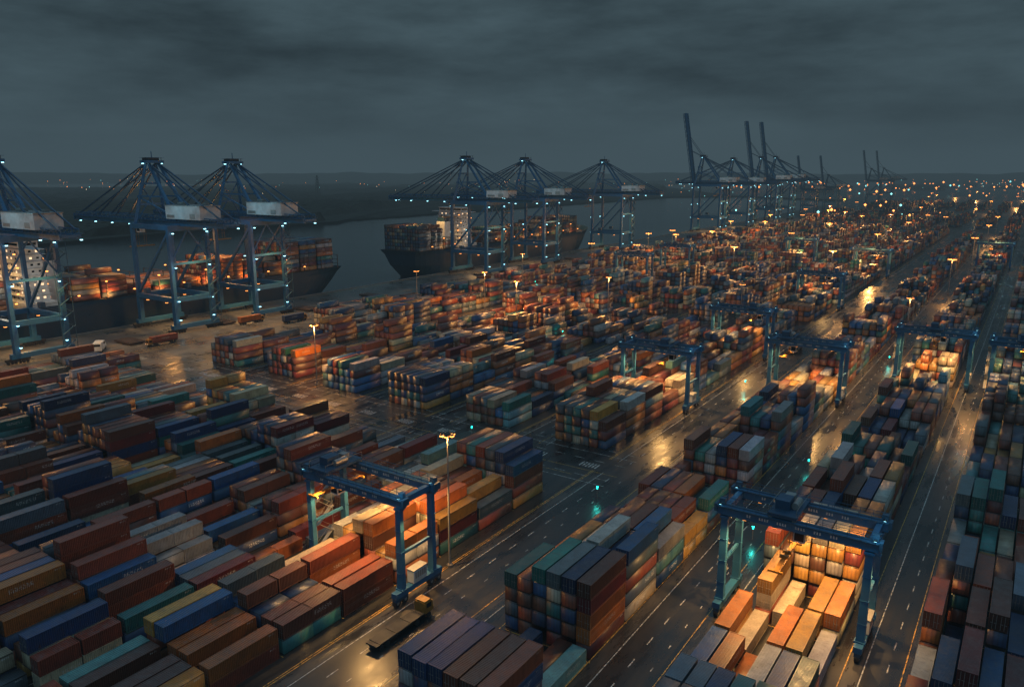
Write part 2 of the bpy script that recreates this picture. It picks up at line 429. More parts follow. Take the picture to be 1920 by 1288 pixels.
for c in conts:
    if c[2]<14 and c[1]<420:
        l=L40/2 if c[3]==40 else L20/2
        xs=range(int((c[0]-.9)//.9),int((c[0]+.9)//.9)+1); ys=range(int((c[1]-l)//2),int((c[1]+l)//2)+1)
        for i in xs:
            for j in ys: hm[(i,j)]=max(hm.get((i,j),0),c[2]+CH)
def seen(x,y,z):
    d=math.sqrt(x*x+y*y); ux,uy,uz=-x/d,-y/d,(H-z)/d; s=1.2
    while s<60:
        zz=z+uz*s
        if zz>14: return 1
        if hm.get((int((x+ux*s)//.9),int((y+uy*s)//2)),0)>zz+.1: return 0
        s+=.8
    return 1
conts.sort(key=lambda c:-c[6])
for c in conts[:1600]:
    if c[6]<=0: break
    x,y,z,L=c[:4]; l=(L40 if L==40 else L20)/2
    sd=1 if x<0 else -1
    pts=[(x,y+o,z+CH+.15) for o in (-l*.6,0,l*.6)]+[(x+sd*1.4,y+o,z+1.6) for o in (-l*.6,0,l*.6)]+[(x,y-l-.35,z+1.5)]
    c[6]*=sum(seen(*p) for p in pts)/7.
conts.sort(key=lambda c:-c[6])
topc=conts[:300]; rest=conts[300:]
for (x,y,z,L,cn,c,s,_,_,_) in topc:
    o=obj('shipping_container',CM[L],(x,y,z),rot=R.uniform(-.005,.005)); a=R.random(); o.color=(*c,a)
    on='standing on the wet yard' if z<1 else 'stacked on other containers'
    o['label']=f'{cn} corrugated steel shipping container {on}'; o['category']='shipping container'; o['group']='shipping containers stacked in the yard'
    d=obj('door',DM,(0,-(L40 if L==40 else L20)/2+.06,0),o); d.color=(*[v*.9 for v in c],a)
def stuff_mesh(lst):
    n=len(lst); V=np.zeros((n,8,3),np.float32); C=np.zeros((n,8,4),np.float32)
    sg=np.array([(-1,-1,0),(1,-1,0),(1,1,0),(-1,1,0),(-1,-1,1),(1,-1,1),(1,1,1),(-1,1,1)],np.float32)
    F=np.array([(4,5,6,7),(0,1,5,4),(1,2,6,5),(2,3,7,6),(3,0,4,7)]); UV=np.zeros((n,5,4,2),np.float32)
    for i,(x,y,z,L,cn,c,s,_,_,_) in enumerate(lst):
        l=(L40 if L==40 else L20)/2
        loc=sg*np.array((CW/2,l,CH)); V[i]=loc+np.array((x,y,z)); C[i]=(*c,R.random())
        for fi,q in enumerate(F):
            p=loc[q]
            UV[i,fi]= p[:,[1,0]] if fi==0 else (p[:,[0,2]] if fi in (1,3) else p[:,[1,2]])
    me=bpy.data.meshes.new('shipping_container_stacks')
    me.vertices.add(n*8); me.vertices.foreach_set('co',V.ravel())
    idx=(F[None]+ (np.arange(n)*8)[:,None,None]).ravel()
    me.loops.add(len(idx)); me.loops.foreach_set('vertex_index',idx.astype(np.int32))
    me.polygons.add(n*5); me.polygons.foreach_set('loop_start',np.arange(0,n*20,4,dtype=np.int32))
    try: me.polygons.foreach_set('loop_total',np.full(n*5,4,np.int32))
    except Exception: pass
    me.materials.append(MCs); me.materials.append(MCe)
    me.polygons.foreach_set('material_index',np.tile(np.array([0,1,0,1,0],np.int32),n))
    l=me.uv_layers.new(name='UVMap'); l.data.foreach_set('uv',UV.ravel())
    a=me.attributes.new('col','FLOAT_COLOR','POINT'); a.data.foreach_set('color',C.ravel())
    me.update(calc_edges=True); me.validate()
    return me
struct('shipping_container_stacks',stuff_mesh(rest),kind='stuff')

# ------------------------------------------------------------------ markings
tm=NT('worn_white_line'); n=tm.noise(tm.pos(),1.2,5,.7); tm.put(tm.b.inputs['Base Color'],tm.mix(tm.ramp(n,.44,.62),(.62,.62,.58,1),(.05,.05,.05,1))); tm.b.inputs['Roughness'].default_value=.4
ty=NT('worn_yellow_line'); n=ty.noise(ty.pos(),1.2,5,.7); ty.put(ty.b.inputs['Base Color'],ty.mix(ty.ramp(n,.44,.62),(.7,.4,.08,1),(.05,.045,.03,1))); ty.b.inputs['Roughness'].default_value=.35
tc=NT('runway_concrete'); n=tc.noise(tc.pos(),.4,5,.7,(1,.2,1)); tc.put(tc.b.inputs['Base Color'],tc.mix(tc.ramp(n,.35,.65),(.02,.02,.021,1),(.065,.063,.06,1))); tc.put(tc.b.inputs['Roughness'],tc.ramp(n,.4,.6,.2,.4))
b=MB(); r=MB()
def q(x0,x1,y0,y1,z,mi,mb=None): (mb or b).face([(x0,y0,z),(x1,y0,z),(x1,y1,z),(x0,y1,z)],mi)
for key,cx in [('F',CC['F']),('B',CC['B']),('C',CC['C']),('A',CC['A'])]+[('W',x) for x in WC]:
    segs=((20,165),(174,1050)) if cx<-70 else ((20,1050),)
    xl=CXL.get(key,cx-10.5)
    for lx in (cx-11.3,cx+11.3):
        for a_,c_ in segs:
            q(lx-1.0,lx+1.0,a_,c_,.004,0,r)
            for o_ in (-1.35,1.2): q(lx+o_,lx+o_+.16,a_,c_,.008,1 if o_<0 else 0)
    for a_,c_ in segs:
        if key in 'AWF': q(cx+9.5,cx+9.65,a_,c_,.008,1)
        else: q(xl-.6,xl-.45,a_,c_,.008,1)
        y=a_
        while y<min(c_,700):
            q(cx+15.6,cx+15.78,y,y+2.4,.008,0); q(cx+18.9,cx+19.06,y+1,y+2.0,.008,0); y+=7
        y=a_+10-.5
        while y<min(c_,400):
            q(xl,xl+16.5,y,y+.14,.008,1); y+=13
for k,y in enumerate((157,160.5,164,171,176,179.5)):
    if k%2: 
        x=-300
        while x<-80: q(x,x+3,y,y+.15,.008,0); x+=6
    else: q(-300,-80,y,y+.15,.008,1 if k==2 else 0)
for x in range(-300,-80,16):
    for j in range(6): q(x+j*.9,x+j*.9+.35,166,169,.008,0)
for x0 in (QX+3,QX+4.5,-4.4*H-1.5,-4.4*H+1.0,-4.15*H,-4.1*H): q(x0,x0+.25,-100,1000,.008,1)
for x0 in (-4.32*H,-4.26*H,-4.2*H):
    y=0
    while y<900: q(x0,x0+.2,y,y+4,.008,0); y+=8
struct('lane_markings',b.mesh('lane_markings',[tm.mat,ty.mat])); struct('crane_runway',r.mesh('crane_runway',[tc.mat]))

# ------------------------------------------------------------------ lights
def light(name,loc,e,col,rad=.5,parent=None,spot=None,aim=None):
    l=bpy.data.lights.new(name,'SPOT' if spot else 'POINT'); l.energy=e; l.color=col; l.shadow_soft_size=rad
    if spot: l.spot_size=math.radians(spot); l.spot_blend=.6
    o=bpy.data.objects.new(name,l); COL.objects.link(o); o.location=loc
    if parent: o.parent=parent
    if aim: o.rotation_euler=Vector(aim).to_track_quat('-Z','Y').to_euler()
    return o

# ------------------------------------------------------------------ yard gantry cranes
def rtg_parts():
    P={}
    b=MB(); b.beam((0,0,2.6),(0,0,18.2),1.3,1.0,0,1.1); b.box(0,0,2.75,1.7,1.3,.4); b.box(0,0,18.0,1.5,1.2,.4)
    for z in (6,10,14): b.box(0,0,z,1.38,1.06,.08)
    P['leg']=b.mesh('rtg_leg',[M_blue])
    b=MB(); b.bb(-12.6,12.6,-.5,.5,18.45,20.0)
    for i in range(-12,13,3): b.box(i,0,19.2,.12,1.1,1.5)
    b.bb(-12.6,12.6,-.9,-.56,19.9,20.0,1); b.bb(-12.6,12.6,.56,.9,19.9,20.0,1)
    for s in (-.9,.9):
        b.beam((-12.6,s,21.1),(12.6,s,21.1),.07,mi=1); b.beam((-12.6,s,20.55),(12.6,s,20.55),.05,mi=1)
        for i in range(-12,13,2): b.beam((i,s,20),(i,s,21.1),.06,mi=1)
    b.box(0,0,20.12,25,.12,.12,1)
    for sx in (-12.8,12.8): b.box(sx,0,19.6,.5,1.6,1.3,1); b.box(sx*.93,.2,20.6,1.0,.8,1.0,1)
    P['girder']=b.mesh('rtg_girder',[M_blue,M_rail])
    b=MB(); rr=random.Random(3); x=-7.5
    while x<7:
        n=rr.randint(2,4)
        for k in range(n):
            b.box(x,-.56,19.25,.2,.02,.45)
            if rr.random()<.6: b.box(x+.14,-.56,19.25+rr.choice((-.15,.15)),.1,.02,.12)
            x+=.42
        x+=1.2
    P['lettering']=b.mesh('girder_lettering',[M_white])
    b=MB(); b.bb(-.65,.65,-6.2,6.2,1.7,2.7); P['sill_beam']=b.mesh('rtg_sill_beam',[M_blue])
    b=MB(); b.beam((0,-3.6,9.5),(0,3.6,9.5),.5,.5); P['tie_beam']=b.mesh('rtg_tie_beam',[M_blue])
    b=MB(); b.bb(-.45,.45,-3.6,3.6,18.7,19.8); P['end_beam']=b.mesh('rtg_end_beam',[M_blue])
    b=MB(); b.box(0,0,1.35,.9,3.2,.7); b.box(0,0,1.7,.6,1,.5)
    P['bogie']=b.mesh('rtg_bogie',[M_navy])
    b=MB(); b.cyl((-.35,0,.75),(.35,0,.75),.75,16); b.cyl((-.38,0,.75),(.38,0,.75),.35,10,1)
    P['wheel']=b.mesh('rtg_wheel',[M_dark,M_galv])
    b=MB(); b.box(0,0,20.55,4.6,9.4,.5); b.box(-.6,-1,21.6,2.2,3,1.6,0); b.cyl((1.2,-1.5,21.4),(1.2,1.5,21.4),.6,12,1); b.box(-.5,2.5,21.3,1.6,1.4,1.1,1)
    for s in (-1,1):
        b.beam((s*2.2,-4.6,20.8),(s*2.2,-4.6,22),.06,mi=1); b.beam((s*2.2,4.6,20.8),(s*2.2,4.6,22),.06,mi=1); b.beam((s*2.2,-4.6,22),(s*2.2,4.6,22),.06,mi=1)
        b.box(s*1.9,-4.2,20.2,.6,.8,.5,1); b.box(s*1.9,4.2,20.2,.6,.8,.5,1)
    P['trolley']=b.mesh('rtg_trolley',[M_navy,M_galv])
    b=MB(); b.box(0,0,0,1.8,2,2.2); b.box(0,-1.02,-.1,1.5,.05,1.4,1); b.box(.92,0,-.1,.05,1.5,1.3,1); b.beam((0,0,1.1),(0,0,2.2),.3)
    P['cab']=b.mesh('rtg_cab',[M_white,M_glass])
    b=MB(); b.box(0,0,0,.7,11.6,.3); 
    for s in (-1,1): b.box(0,s*5.95,-.08,2.4,.26,.35); b.box(0,s*1,.4,1.4,.5,.5)
    P['spreader']=b.mesh('rtg_spreader',[M_yel])
    b=MB()
    for sx in (-.7,.7):
        for s in (-1,1): b.cyl((sx,s*1,0),(sx,s*1,9.2),.035,5)
    P['hoist_rope']=b.mesh('rtg_ropes',[M_dark])
    b=MB(); b.box(0,0,0,1.6,3.6,2.4); 
    for i in range(5): b.box(.82,-1.2+i*.6,.2,.04,.4,1.2,1)
    b.box(0,0,1.25,1.8,3.8,.1,1)
    P['electrical_house']=b.mesh('rtg_house',[M_white,M_galv])
    b=MB(); z=2.8; s=1
    while z<17.5:
        y0,y1=(-1.6*s,1.6*s); b.beam((0,y0,z),(0,y1,z+2.4),.8,.12,0); b.beam((-.4,y0,z+1),(-.4,y1,z+3.4),.05); b.beam((.4,y0,z+1),(.4,y1,z+3.4),.05)
        b.box(0,y1*1.15,z+2.4,.9,.9,.08); z+=2.45; s=-s
    b.beam((0,2.1,2.8),(0,2.1,18.2),.1); b.beam((0,-2.1,2.8),(0,-2.1,18.2),.1)
    P['stair']=b.mesh('rtg_stair',[M_galv])
    b=MB(); b.box(0,0,.12,.7,.5,.2,0); b.box(0,0,0,.6,.4,.06,1)
    P['floodlight']=b.mesh('rtg_floodlight',[M_dark,E_warm])
    b=MB(); b.box(0,0,.12,.5,.4,.2,0); b.box(0,0,0,.34,.3,.08,1)
    P['signal_lamp']=b.mesh('rtg_signal',[M_dark,E_cool])
    return P
RP=rtg_parts()
def rtg(cx,cy,trx=-2,spz=12,lit=1.,label=None):
    P=RP; parts=[]
    for sy in (-4.2,4.2):
        for sx in (-11.3,11.3): parts.append(('leg',P['leg'],(sx,sy,0)))
        parts.append(('girder',P['girder'],(0,sy,0),[('lettering',P['lettering'],(0,0,0))]))
    for sx in (-11.3,11.3):
        parts+= [('sill_beam',P['sill_beam'],(sx,0,0)),('tie_beam',P['tie_beam'],(sx,0,0)),('end_beam',P['end_beam'],(sx,0,0))]
        for sy in (-4.6,4.6):
            parts.append(('bogie',P['bogie'],(sx,sy,0),[('wheel',P['wheel'],(0,-1,0)),('wheel',P['wheel'],(0,1,0))]))
    parts+= [('trolley',P['trolley'],(trx,0,0)),('cab',P['cab'],(trx+2.6,-2.2,17.2)),
             ('spreader',P['spreader'],(trx,0,spz)),('electrical_house',P['electrical_house'],(11.3,0,4.1)),('stair',P['stair'],(-12.6,0,0))]
    e=thing('yard_gantry_crane',label or 'blue rubber-tyred gantry crane straddling container stacks','gantry crane',(cx,cy,0),parts,'yard gantry cranes')
    h=obj('hoist_rope',P['hoist_rope'],(trx,0,spz+.4),e); h.scale=(1,1,(20.3-spz-.4)/9.2)
    for sx in (-8,-3,3,8):
        for sy in (-4.2,4.2): obj('floodlight',P['floodlight'],(sx,sy,18.2),e)
    for sx in (-12,12):
        for sy in (-4.2,4.2): obj('signal_lamp',P['signal_lamp'],(sx,sy-.8,20.4),e)
    d=math.sqrt(cx*cx+cy*cy)
    if d<600:
        for sx,sy in ((-6,-5.4),(4,-5.4),(-4,5.4),(7,5.4)): light('floodlight_lamp',(sx,sy,17.6),7600*lit,WARM2,.4,e,130,(0.04*sx-.1,.25*sy/5,-1))
        light('floodlight_lamp',(13.2,-3,16.5),1800*lit,WARM,.4,e,150,(.5,-.4,-1))
        light('floodlight_lamp',(-13.2,3,16.5),1800*lit,WARM,.4,e,150,(-.5,.3,-1))
    else: light('floodlight_lamp',(0,0,17),34000*lit,WARM,.6,e)
    light('signal_light',(12.9,-6,22.5),350,COOL,.3,e)
    return e
rtg(CC['A'],95,-8.5,16.2,1.8,label='blue yard gantry crane with floodlights over lit cream containers')
rtg(CC['B'],124,-2,11.5,2.0,label='blue yard gantry crane lowering spreader over yellow-lit containers')
for (cx,cy,lit) in ((CC['C']+1.5,262,2.2),(CC['A'],228,2.2),(CC['B']+1,306,2.3),(CC['F'],300,1.8),(CC['A'],312,1.8),(CC['A'],448,1.5),(WC[3],480,1.),(WC[3],555,1.),(CC['A'],602,1.),(WC[1],664,1.),(CC['B'],712,1.)):
    rtg(cx,cy,R.uniform(-7,7),R.uniform(13,16.5),lit)

# ------------------------------------------------------------------ ship-to-shore cranes
def sts_parts():
    P={}; XW,XL,YY,Z=-15,15,10,51
    for nm,x in (('w',XW),('l',XL)):
        b=MB(); b.beam((x,0,3.4),(x,0,16),2.4,2.0); b.beam((x,0,16),(x,0,Z),2.1,1.7,0,1.8)
        P['leg'+nm]=b.mesh('sts_leg',[M_blue])
    b=MB(); b.bb(-1.1,1.1,-12.5,12.5,2.0,4.0)
    for s in (-1,1):
        b.bb(-.7,.7,s*10-4.6,s*10+4.6,1.1,2.1,1)
        for k in (-3.6,-2.2,-.8,.8,2.2,3.6): b.cyl((-.4,s*10+k,.55),(.4,s*10+k,.55),.55,10,1)
    P['sill_beam']=b.mesh('sts_sill',[M_blue,M_dark])
    b=MB()
    for s in (-1,1):
        b.beam((XW,s*YY,16),(XL,s*YY,16),1.8,2.2); b.beam((XW,s*YY,17),(XL,s*YY,Z-3),1.1,1.1); b.beam((XW,s*YY,Z-1),(XL,s*YY,Z-1),1.5,2.2)
    for x in (XW,XL):
        b.beam((x,-YY,16),(x,YY,16),1.6,2.2); b.beam((x,-YY,Z-1.2),(x,YY,Z-1.2),1.8,2.6)
    b.beam((XL,-YY,33),(XL,YY,33),.9,1.1)
    b.beam((XL,-YY,34),(XL,0,Z-2),.6,.6); b.beam((XL,YY,34),(XL,0,Z-2),.6,.6)
    for s in (-1,1):
        for z in (18,19): b.beam((XW,s*(YY+1.2),z),(XL,s*(YY+1.2),z),.1,mi=1)
        b.box(-6,s*(YY+1),19,3,2,2.4,1)
    P['portal_frame']=b.mesh('sts_portal',[M_blue,M_rail])
    def girder(x0,x1,yw=3.4):
        b=MB()
        for s in (-yw,yw):
            b.bb(x0,x1,s-.65,s+.65,Z-.4,Z+1.5)
            b.beam((x0,s,Z+3.6),(x1,s,Z+3.6),.4,.4)
        n=int(abs(x1-x0)/5); dx=(x1-x0)/n
        for i in range(n+1):
            x=x0+dx*i; b.beam((x,-yw,Z+1),(x,yw,Z+1),.6,.9)
            for s in (-yw,yw):
                b.beam((x,s,Z+1.4),(x,s,Z+3.6),.25)
                if i<n: b.beam((x,s,Z+1.4),(x+dx,s,Z+3.6),.25)
            if i<n: b.beam((x,-yw,Z+1),(x+dx,yw,Z+1),.4)
        for s in (-yw-1.5,yw+1.5):
            b.beam((x0,s,Z+2.9),(x1,s,Z+2.9),.12,mi=1); b.bb(x0,x1,s-.6,s+.6,Z+1.6,Z+1.75,1)
            for i in range(2*n+1): 
                x=x0+dx/2*i; b.beam((x,s,Z+1.7),(x,s,Z+2.9),.12,mi=1)
        return b
    P['girder']=girder(-18,49).mesh('sts_girder',[M_blue,M_rail]); 
    g=girder(-80,-18.4); g.box(-80.5,0,Z+1,1,9,3.4); P['boom']=g.mesh('sts_boom',[M_blue,M_rail])
    ang=math.radians(80); src=girder(-94,-18.4,2.3); me_v=[]
    for (x,y,z) in src.v:
        dx=-(x+18.4); dz=(z-(Z+1))
        me_v.append((-18.4-dx*math.cos(ang)-dz*math.sin(ang), y, Z+1+dx*math.sin(ang)-dz*math.cos(ang)))
    src.v=me_v; P['boom_up']=src.mesh('sts_boom_up',[M_blue,M_rail])
    AP=(-9,80)
    b=MB()
    for s in (-1,1):
        b.beam((XW,s*8,Z),(AP[0]-1,s*2.6,AP[1]),1.5,1.5,0,1.1); b.beam((XL-2,s*4,Z+2),(AP[0]+1,s*2.6,AP[1]),1.2,1.2)
        b.beam((XW+1.2,s*6.2,64),(XL-11,s*3.6,64),.7,.7); b.beam((XW+1.2,s*6.2,64),(XL-4,s*4,Z+4),.6,.6)
    for z,w_ in ((60,6.4),(70,4.6)): b.beam((XW+(z-Z)*.15,-w_,z),(XW+(z-Z)*.15,w_,z),.9)
    b.beam((XW,-8,Z),(XW+2,5,70),.5); b.beam((XW,8,Z),(XW+2,-5,70),.5)
    b.box(AP[0],0,AP[1]+.3,6,9,1.2); b.box(AP[0],0,AP[1]+1.6,3.2,5.6,1.4,1); b.beam((AP[0],0,AP[1]+2),(AP[0],0,AP[1]+5.2),.3)
    for sx in (-3,3): b.beam((AP[0]+sx,-4.5,AP[1]+2.2),(AP[0]+sx,4.5,AP[1]+2.2),.12)
    for s in (-1,1): b.cyl((AP[0]-2,s*2.5-.4,AP[1]+1),(AP[0]-2,s*2.5+.4,AP[1]+1),1.3,10,1); b.box(AP[0]+s*3,s*3,AP[1]+1.6,.2,.2,1.4,1)
    P['apex_frame']=b.mesh('sts_apex',[M_blue,M_dark])
    def stays(xs,up=False):
        b=MB()
        for s in (-1,1):
            for x in xs: b.beam((AP[0],s*2.6,AP[1]),(x,s*3.4,Z+3),.6,.6)
            if up:
                for d_ in (36,52): b.beam((AP[0],s*2.6,AP[1]),(-18.4-d_*math.cos(ang),s*2.3,Z+1+d_*math.sin(ang)),.4,.4)
        return b.mesh('sts_stays',[M_navy])
    P['stay']=stays((-76,-57,-40,47,33)); P['stay_up']=stays((47,33),True)
    for nm,x0,x1,hh in (('machinery_house',7,34,9),('machinery_house_small',12,30,7.6)):
        b=MB(); b.bb(x0,x1,-5.4,5.4,Z+2.9,Z+hh); b.bb(x0-.3,x1+.3,-5.7,5.7,Z+hh,Z+hh+.3,1)
        b.bb(x0+1,x0+7,-5.46,-5.41,Z+3.4,Z+4.8,1); b.bb(x1-8,x1-4,-5.46,-5.41,Z+3.4,Z+5.6,1)
        b.box(x0+6,0,Z+hh+.9,4,3,1.2,1); b.box(x1-6,2,Z+hh+.8,2,2,1,1)
        P[nm]=b.mesh('sts_house',[M_white,M_galv])
    b=MB(); b.box(0,0,Z-1.6,5,7.6,1.2,0); b.box(3.5,-2,Z-3.6,3,2.6,2.8,1); b.box(1.95,-2,Z-3.6,.06,2.3,2,2); b.box(3.5,-3.33,Z-3.6,2.4,.06,1.8,2)
    P['trolley']=b.mesh('sts_trolley',[M_navy,M_white,M_glass])
    b=MB(); b.box(0,0,Z-12,2.4,12.2,.5)
    for sx in (-1,1):
        for sy in (-2,2): b.cyl((sx,sy,Z-11.8),(sx,sy,Z-2),.06,5)
    P['spreader']=b.mesh('sts_spreader',[M_yel])
    b=MB(); z=3; s=1
    while z<46:
        b.beam((0,-2.2*s,z),(0,2.2*s,z+3),.8,.14); b.box(0,2.4*s,z+3,1,1,.1); b.beam((-.4,-2.2*s,z+1),(-.4,2.2*s,z+4),.06); z+=3.05; s=-s
    b.beam((0,2.9,3),(0,2.9,49),.18); b.beam((0,-2.9,3),(0,-2.9,49),.18)
    P['stair']=b.mesh('sts_stair',[M_rail])
    b=MB(); b.box(0,0,.35,1,.8,.3); b.box(0,0,0,.8,.7,.3,1); P['floodlight']=b.mesh('sts_flood',[M_dark,E_cool])
    b=MB(); b.box(0,0,.25,1.2,1,.3); b.box(0,0,0,1.1,.9,.2,1); P['flood_warm']=b.mesh('sts_flood_warm',[M_dark,E_warm])
    return P
SP_=sts_parts()
def sts(y,up=False,lit=1.,x=-4.6*H,label=None,details=True,scale=1.):
    P=SP_; parts=[]
    for s in (-10,10):
        parts+= [('leg',P['legw'],(0,s,0)),('leg',P['legl'],(0,s,0))]
    parts+=[('sill_beam',P['sill_beam'],(-15,0,0)),('sill_beam',P['sill_beam'],(15,0,0)),('portal_frame',P['portal_frame'],(0,0,0)),
            ('girder',P['girder'],(0,0,0)),('boom',P['boom_up' if up else 'boom'],(0,0,0)),('apex_frame',P['apex_frame'],(0,0,0)),
            ('stay',P['stay_up' if up else 'stay'],(0,0,0)),('machinery_house',P['machinery_house' if y<300 else 'machinery_house_small'],(0,0,0)),('trolley',P['trolley'],(-25 if not up else 5,0,0),[('spreader',P['spreader'],(0,0,0))]),('stair',P['stair'],(17.5,10,0))]
    e=thing('quay_crane',label or ('blue ship-to-shore crane with boom raised' if up else 'blue ship-to-shore crane with boom lowered over quay'),'quay crane',(x,y,0),parts,'ship-to-shore cranes on the quay')
    e.scale=(scale,)*3
    if details:
        for i,xx in enumerate((-79,-73,-66,-58,-50,-42,-34,-26,-12,-4,4,12,24,36,47)):
            if up and xx<-18: continue
            obj('floodlight',P['floodlight'],(xx,-4.9 if i%2 else 4.9,50.2),e)
        for xx,zz in ((-15,17),(15,17),(15,33),(-15,31),(15,49),(-15,49),(15,8)):
            for s in (-1,1): obj('floodlight',P['floodlight'],(xx+(1.9 if xx>0 else -1.9),s*9,zz-1.6),e)
        obj('floodlight',P['floodlight'],(-9,-4.8,79.4),e); obj('floodlight',P['floodlight'],(-9,4.8,79.4),e); obj('floodlight',P['floodlight'],(-4,-3.9,64),e)
        for xx in (-8,8):
            for s in (-1,1): obj('flood_lamp',P['flood_warm'],(xx,s*10,14.2),e)
    if lit>0:
        light('floodlight_lamp',(-4,0,13.6),10000*lit,WARM2,.6,e,155,(0,0,-1)); light('floodlight_lamp',(24,0,46),75000*lit,WARM2,1,e,115,(.2,0,-1))
        light('floodlight_lamp',(-40,0,48.5),50000*lit,WARM2,1,e,110,(-.1,0,-1))
        light('floodlight_lamp',(17,-17,59),1800 if y<300 else 900,COOL,.5,e)  # cool fill lamp added clear of the frame to bring out the blue steel
        light('floodlight_lamp',(26,-6,30),900,(.3,.65,1),.5,e)  # second added cool fill, hung clear of any fixture
    return e
for y,l in ((1.93*H,1.),(2.86*H,1.),(3.46*H,1.),(6.15*H,.9),(7.2*H,.9),(9.05*H,1.)): sts(y,False,l,scale=.985 if y<300 else 1.04)
sts(12.6*H,True,1.6,scale=1.14); sts(14.1*H,False,1.2,scale=1.12); sts(15.8*H,True,1.3,scale=1.16); sts(16.8*H,True,1.,scale=1.18)
for y,s_ in ((19.7,.8),(22,.82),(28.2,.98),(30.6,1.0)): sts(y*H,True,0,x=-4.7*H,details=False,label='distant raised-boom quay crane standing in haze',scale=s_)

# ------------------------------------------------------------------ ships
wl=MB(); wl.box(0,0,0,1.1,.05,.9); WLIT=wl.mesh('ship_window_lit',[E_win]); wl=MB(); wl.box(0,0,0,1.1,.05,.9); WDRK=wl.mesh('ship_window_dark',[M_glass])
wl=MB(); wl.box(0,0,0,.05,1.1,.9); WLX=wl.mesh('ship_window_side_lit',[E_win]); wl=MB(); wl.box(0,0,0,.05,1.1,.9); WDX=wl.mesh('ship_window_side_dark',[M_glass])
def ship(cx,ya,yb,dr,dz,sup,label,seed,warm):
    rr=random.Random(seed); L=yb-ya; B=41; yc=(ya+yb)/2; zs=[-12,-4,1,6,dz-2,dz+1.2]
    e=obj('container_ship',None,(cx,yc,0)); e['label']=label; e['category']='container ship'; e['group']='container ships moored at the quay'
    b=MB(); N=56; rows=[]
    for i in range(N+1):
        t=(i/N); row=[]
        for j,z in enumerate(zs):
            k=j/(len(zs)-1); ts=.76+.12*k
            if t>ts: hb=max(0,1-((t-ts)/(1-ts))**(1.8+1.3*k))
            else: hb=1
            if t<.14:
                q_=(1-t/.14)**2; hb*=1-q_*((1-k)*.6+.14)
            ov=(k-.5)*16*max(0,(t-.86)/.14); ovs=(1-k)**1.3*16*max(0,(.10-t)/.10)
            zz=z+(3.5*max(0,(t-.88)/.12) if j==len(zs)-1 else 0)
            row.append((hb*B/2,(t-.5)*(L-2)+ov+ovs,zz))
        rows.append(row)
    def V(x,y,z): return (x, y*dr, z)
    for i in range(N):
        for j in range(len(zs)-1):
            for s in (-1,1):
                a,b1,c,d=rows[i][j],rows[i+1][j],rows[i+1][j+1],rows[i][j+1]
                f=[V(s*a[0],a[1],a[2]),V(s*b1[0],b1[1],b1[2]),V(s*c[0],c[1],c[2]),V(s*d[0],d[1],d[2])]
                b.face(f if s*dr>0 else f[::-1],1 if j==0 else 0)
        a,c=rows[i][-2],rows[i+1][-2]
        b.face([V(-a[0],a[1],dz),V(a[0],a[1],dz),V(c[0],c[1],dz),V(-c[0],c[1],dz)],2)
    r0=rows[0]
    for j in range(len(zs)-1):
        a,d=r0[j],r0[j+1]; b.face([V(-a[0],a[1],a[2]),V(a[0],a[1],a[2]),V(d[0],d[1],d[2]),V(-d[0],d[1],d[2])],0)
    me=b.mesh('ship_hull',[M_hull,M_red,M_deck]); obj('hull',me,(0,0,0),e)
    b=MB(); y=-L/2+12
    while y<L/2-30:
        if abs(y*dr+yc-sup)>18:
            b.bb(-17,17,y*dr-6.6,y*dr+6.6,dz,dz+1.1)
            yy=y*dr+6.8
            for x in (-18.4,-9,0,9,18.4): b.beam((x,yy,dz),(x,yy,dz+9),.35)
            for z in (dz+3.5,dz+6,dz+9): b.beam((-18.6,yy,z),(18.6,yy,z),.35,.25)
        y+=13.6
    for s in (-1,1): b.beam((s*18.9,-L/2+14,dz+2.2),(s*18.9,L/2*.7,dz+2.2),.1)
    obj('lashing_bridge',b.mesh('ship_lashing',[M_deck]),(0,0,0),e)
    b=MB(); ys=sup-yc
    b.bb(-18,18,ys-6.5,ys+6.5,dz,dz+3); z=dz+3
    for k in range(8):
        w_=14-.35*k; b.bb(-w_,w_,ys-5.5+.15*k,ys+5.5-.15*k,z+.12,z+3.0); b.bb(-w_-.8,w_+.8,ys-6.3,ys+6.3,z,z+.12); z+=3.0
    b.bb(-20.2,20.2,ys-2.6,ys+2.6,z,z+.3); b.bb(-11,11,ys-4.2,ys+4.2,z+.3,z+3.2); b.bb(-11.8,11.8,ys-5,ys+5,z+3.2,z+3.5)
    b.beam((0,ys,z+3.5),(0,ys,z+12),.7,.7,0,.3); b.box(0,ys,z+8,6,.3,.3); b.box(0,ys,z+10,.5,3.4,.4)
    su=obj('superstructure',b.mesh('ship_superstructure',[M_white]),(0,0,0),e)
    z=dz+3
    for k in range(8):
        w_=14-.35*k
        for i in range(7): 
            x=-12+i*4
            if abs(x)<w_-1: obj('window',WLIT if rr.random()<.4 else WDRK,(x,ys-(5.5-.15*k+.02),z+1.7),su)
        for i in range(3): obj('window',WLX if rr.random()<.5 else WDX,((w_+.02),ys-3+i*3,z+1.7),su)
        z+=3
    b=MB(); b.box(0,ys-4.23,z+2,21,.05,1.1); obj('bridge_window',b.mesh('bridge_front',[M_glass]),(0,0,0),su)
    b=MB(); b.box(11.03,ys,z+2,.05,7,1.1); obj('bridge_window',b.mesh('bridge_side',[M_glass]),(0,0,0),su)
    b=MB(); yf=ys-13*dr; b.bb(-4,4,yf-3.4,yf+3.4,dz,dz+20); b.bb(-3.4,3.4,yf-2.8,yf+2.8,dz+20,dz+23,1)
    for x in (-1.5,1.5): b.cyl((x,yf,dz+23),(x,yf,dz+25.5),.5,8,1)
    obj('funnel',b.mesh('ship_funnel',[M_white,M_hull]),(0,0,0),e)
